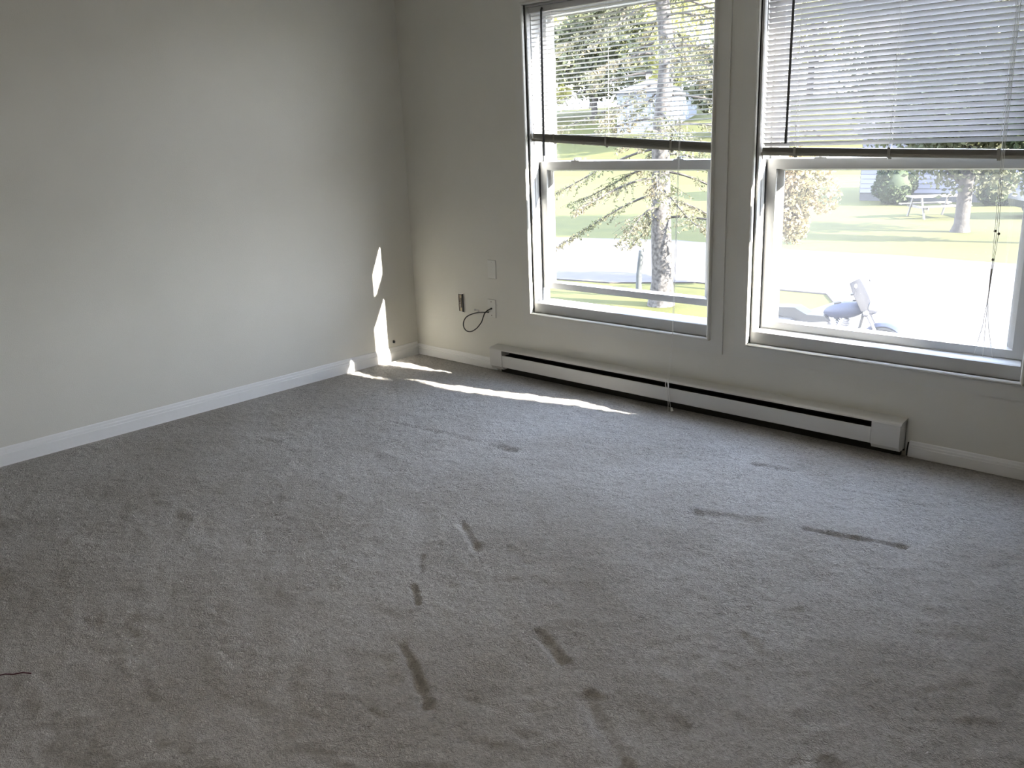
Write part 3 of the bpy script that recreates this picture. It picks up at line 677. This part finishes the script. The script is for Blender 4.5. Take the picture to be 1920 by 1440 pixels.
# local x forward, z up; front wheel at x = +.80, rear at -.80
for x_, nm in ((.78, 'front_wheel'), (-.85, 'rear_wheel')):
    wv = MB(); wv.torus((x_, 0, .33), .27, .06 if x_ > 0 else .075, 'y', 32, 10); o = wv.build(nm, MBk, mk, smooth=True)
    wv = MB(); wv.torus((x_, 0, .33), .205, .014, 'y', 32, 6); wv.tube([(x_, -.07, .33), (x_, .07, .33)], .045, 12)
    for i in range(10):
        a = i * math.pi / 5; wv.tube([(x_, .02 * (-1) ** i, .33), (x_ + math.cos(a) * .205, 0, .33 + math.sin(a) * .205)], .005, 4)
    wv.build('rim', MCh, o, smooth=True)
def fender(x_, a0, a1, R, wd):
    m = MB(); n = 14; vs = []
    for i in range(n + 1):
        t_ = a0 + (a1 - a0) * i / n
        for k in range(7):
            b_ = -1 + 2 * k / 6; r_2 = R - .05 * b_ * b_; vs.append((x_ + math.cos(t_) * r_2, b_ * wd, .33 + math.sin(t_) * r_2))
        for k in range(6, -1, -1):
            b_ = -1 + 2 * k / 6; r_2 = R - .05 * b_ * b_ - .012; vs.append((x_ + math.cos(t_) * r_2, b_ * wd * .97, .33 + math.sin(t_) * r_2))
    fs = [(i * 14 + k, i * 14 + (k + 1) % 14, (i + 1) * 14 + (k + 1) % 14, (i + 1) * 14 + k) for i in range(n) for k in range(14)] + [tuple(range(14)), tuple(range(n * 14, n * 14 + 14))[::-1]]
    m.add(vs, fs); return m
fender(.78, math.radians(5), math.radians(165), .375, .085).build('front_fender', MPt, mk, smooth=True)
fender(-.85, math.radians(10), math.radians(170), .40, .11).build('rear_fender', MPt, mk, smooth=True)
m = MB()
for s_ in (-.10, .10): m.tube([(.78, s_, .33), (.42, s_ * .9, 1.02)], .026, 10)
m.build('fork', MCh, mk, smooth=True)
m = MB(); m.ball((.14, 0, .84), .34, .15, .14, 18, 12, rot=Matrix.Rotation(math.radians(-12), 3, 'Y')); m.build('fuel_tank', MPt, mk, smooth=True)
m = MB()
prof = [(-.98, .82), (-.62, .84), (-.42, .74), (-.12, .74), (-.05, .66), (-.45, .60), (-.95, .70)]
m.prism(prof, -.15, .15, 1); m.build('seat', MLe, mk)
m = MB(); m.tube([(-.98, -.1, .7), (-1.04, -.1, 1.14), (-1.04, .1, 1.14), (-.98, .1, .7)], .012, 8); bk_ = m.build('backrest_bar', MCh, mk, smooth=True)
MB().box(-1.05, -1.0, -.11, .11, .95, 1.14, bev=.02).build('backrest_pad', MLe, bk_)
for s_ in (-1, 1):
    m = MB(); m.box(-1.15, -.58, s_ * .2 - .09 + .06 * s_, s_ * .2 + .09 + .06 * s_, .36, .68, bev=.04); m.build('saddlebag', MLe, mk)
    m = MB(); m.tube([(.1, s_ * .16, .34), (-.1, s_ * .19, .24), (-.6, s_ * .2, .22), (-1.2, s_ * .2, .24)], [.022, .026, .04, .045], 10); m.build('exhaust_pipe', MCh, mk, smooth=True)
    m = MB(); m.tube([(.05, s_ * .36, .30), (.05, s_ * .12, .30)], .018, 8); m.build('footpeg', MBk, mk)
    m = MB(); m.tube([(.36, s_ * .30, 1.12), (.40, s_ * .36, 1.26)], .006, 6); m.ball((.40, s_ * .38, 1.30), .02, .06, .04, 10, 8); m.build('mirror', MCh, mk, smooth=True)
m = MB(); m.box(-.18, .26, -.13, .13, .28, .52, bev=.03)
for a in (-.4, .4):
    m.tube([(.05, 0, .45), (.05 + math.sin(a) * .3, 0, .45 + math.cos(a) * .3)], .085, 12)
    for k in range(5): q_ = .12 + k * .035; m.tube([(.05 + math.sin(a) * q_, 0, .45 + math.cos(a) * q_), (.05 + math.sin(a) * (q_ + .012), 0, .45 + math.cos(a) * (q_ + .012))], .105, 12)
m.ball((-.05, -.15, .40), .13, .05, .11, 12, 8); m.build('engine', MCh, mk, smooth=True)
m = MB(); m.tube([(.46, 0, .95), (.40, 0, .60), (.25, 0, .26), (-.35, 0, .26), (-.85, 0, .33)], .022, 8); m.tube([(.44, 0, .88), (-.1, 0, .70), (-.85, 0, .60)], .022, 8); m.build('frame', MBk, mk, smooth=True)
m = MB(); m.tube([(.10, -.42, 1.02), (.24, -.36, 1.06), (.40, -.12, 1.04), (.40, .12, 1.04), (.24, .36, 1.06), (.10, .42, 1.02)], .013, 8); hb = m.build('handlebar', MCh, mk, smooth=True)
for s_ in (-1, 1): MB().tube([(.10, s_ * .42, 1.02), (.20, s_ * .385, 1.045)], .02, 8).build('grip', MBk, hb, smooth=True)
m = MB(); m.ball((.56, 0, .90), .10, .10, .10, 14, 10); m.build('headlamp', MCh, mk, smooth=True)
for s_ in (-1, 1): MB().ball((.54, s_ * .24, .86), .05, .055, .05, 10, 8).build('spot_lamp', MCh, mk, smooth=True)
m = MB(); vs = []; n = 8
for lvl, (x_, z_, hw) in enumerate(((.56, .88, .20), (.50, 1.05, .25), (.42, 1.22, .24), (.34, 1.36, .14))):
    for th in (0, -.006):
        for k in range(n + 1):
            b_ = -1 + 2 * k / n; vs.append((x_ - .10 * b_ * b_ + th, b_ * hw, z_ - .02 * b_ * b_ * lvl))
q_ = n + 1; fs = []
for l in range(3):
    for k in range(n):
        a = l * 2 * q_ + k; fs.append((a, a + 1, a + 2 * q_ + 1, a + 2 * q_)); a += q_; fs.append((a + 1, a, a + 2 * q_, a + 2 * q_ + 1))
m.add(vs, fs); m.build('windshield', mat('windshield_tint', (.012, .012, .014), .6, spec=.05), mk, smooth=True)
MB().tube([(-.05, .16, .30), (-.12, .30, .0)], .012, 8).build('kickstand', MCh, mk)

# a thread lying on the carpet
tag(MB().tube([(1.865, -3.185, .006), (1.88, -3.17, .010), (1.895, -3.156, .008), (1.912, -3.137, .011), (1.928, -3.119, .006)], .0018, 6).build('carpet_thread', mat('dark_red_thread', (.10, .03, .04), .8), smooth=True), 'short dark red thread lying on the carpet, lower left', 'thread')
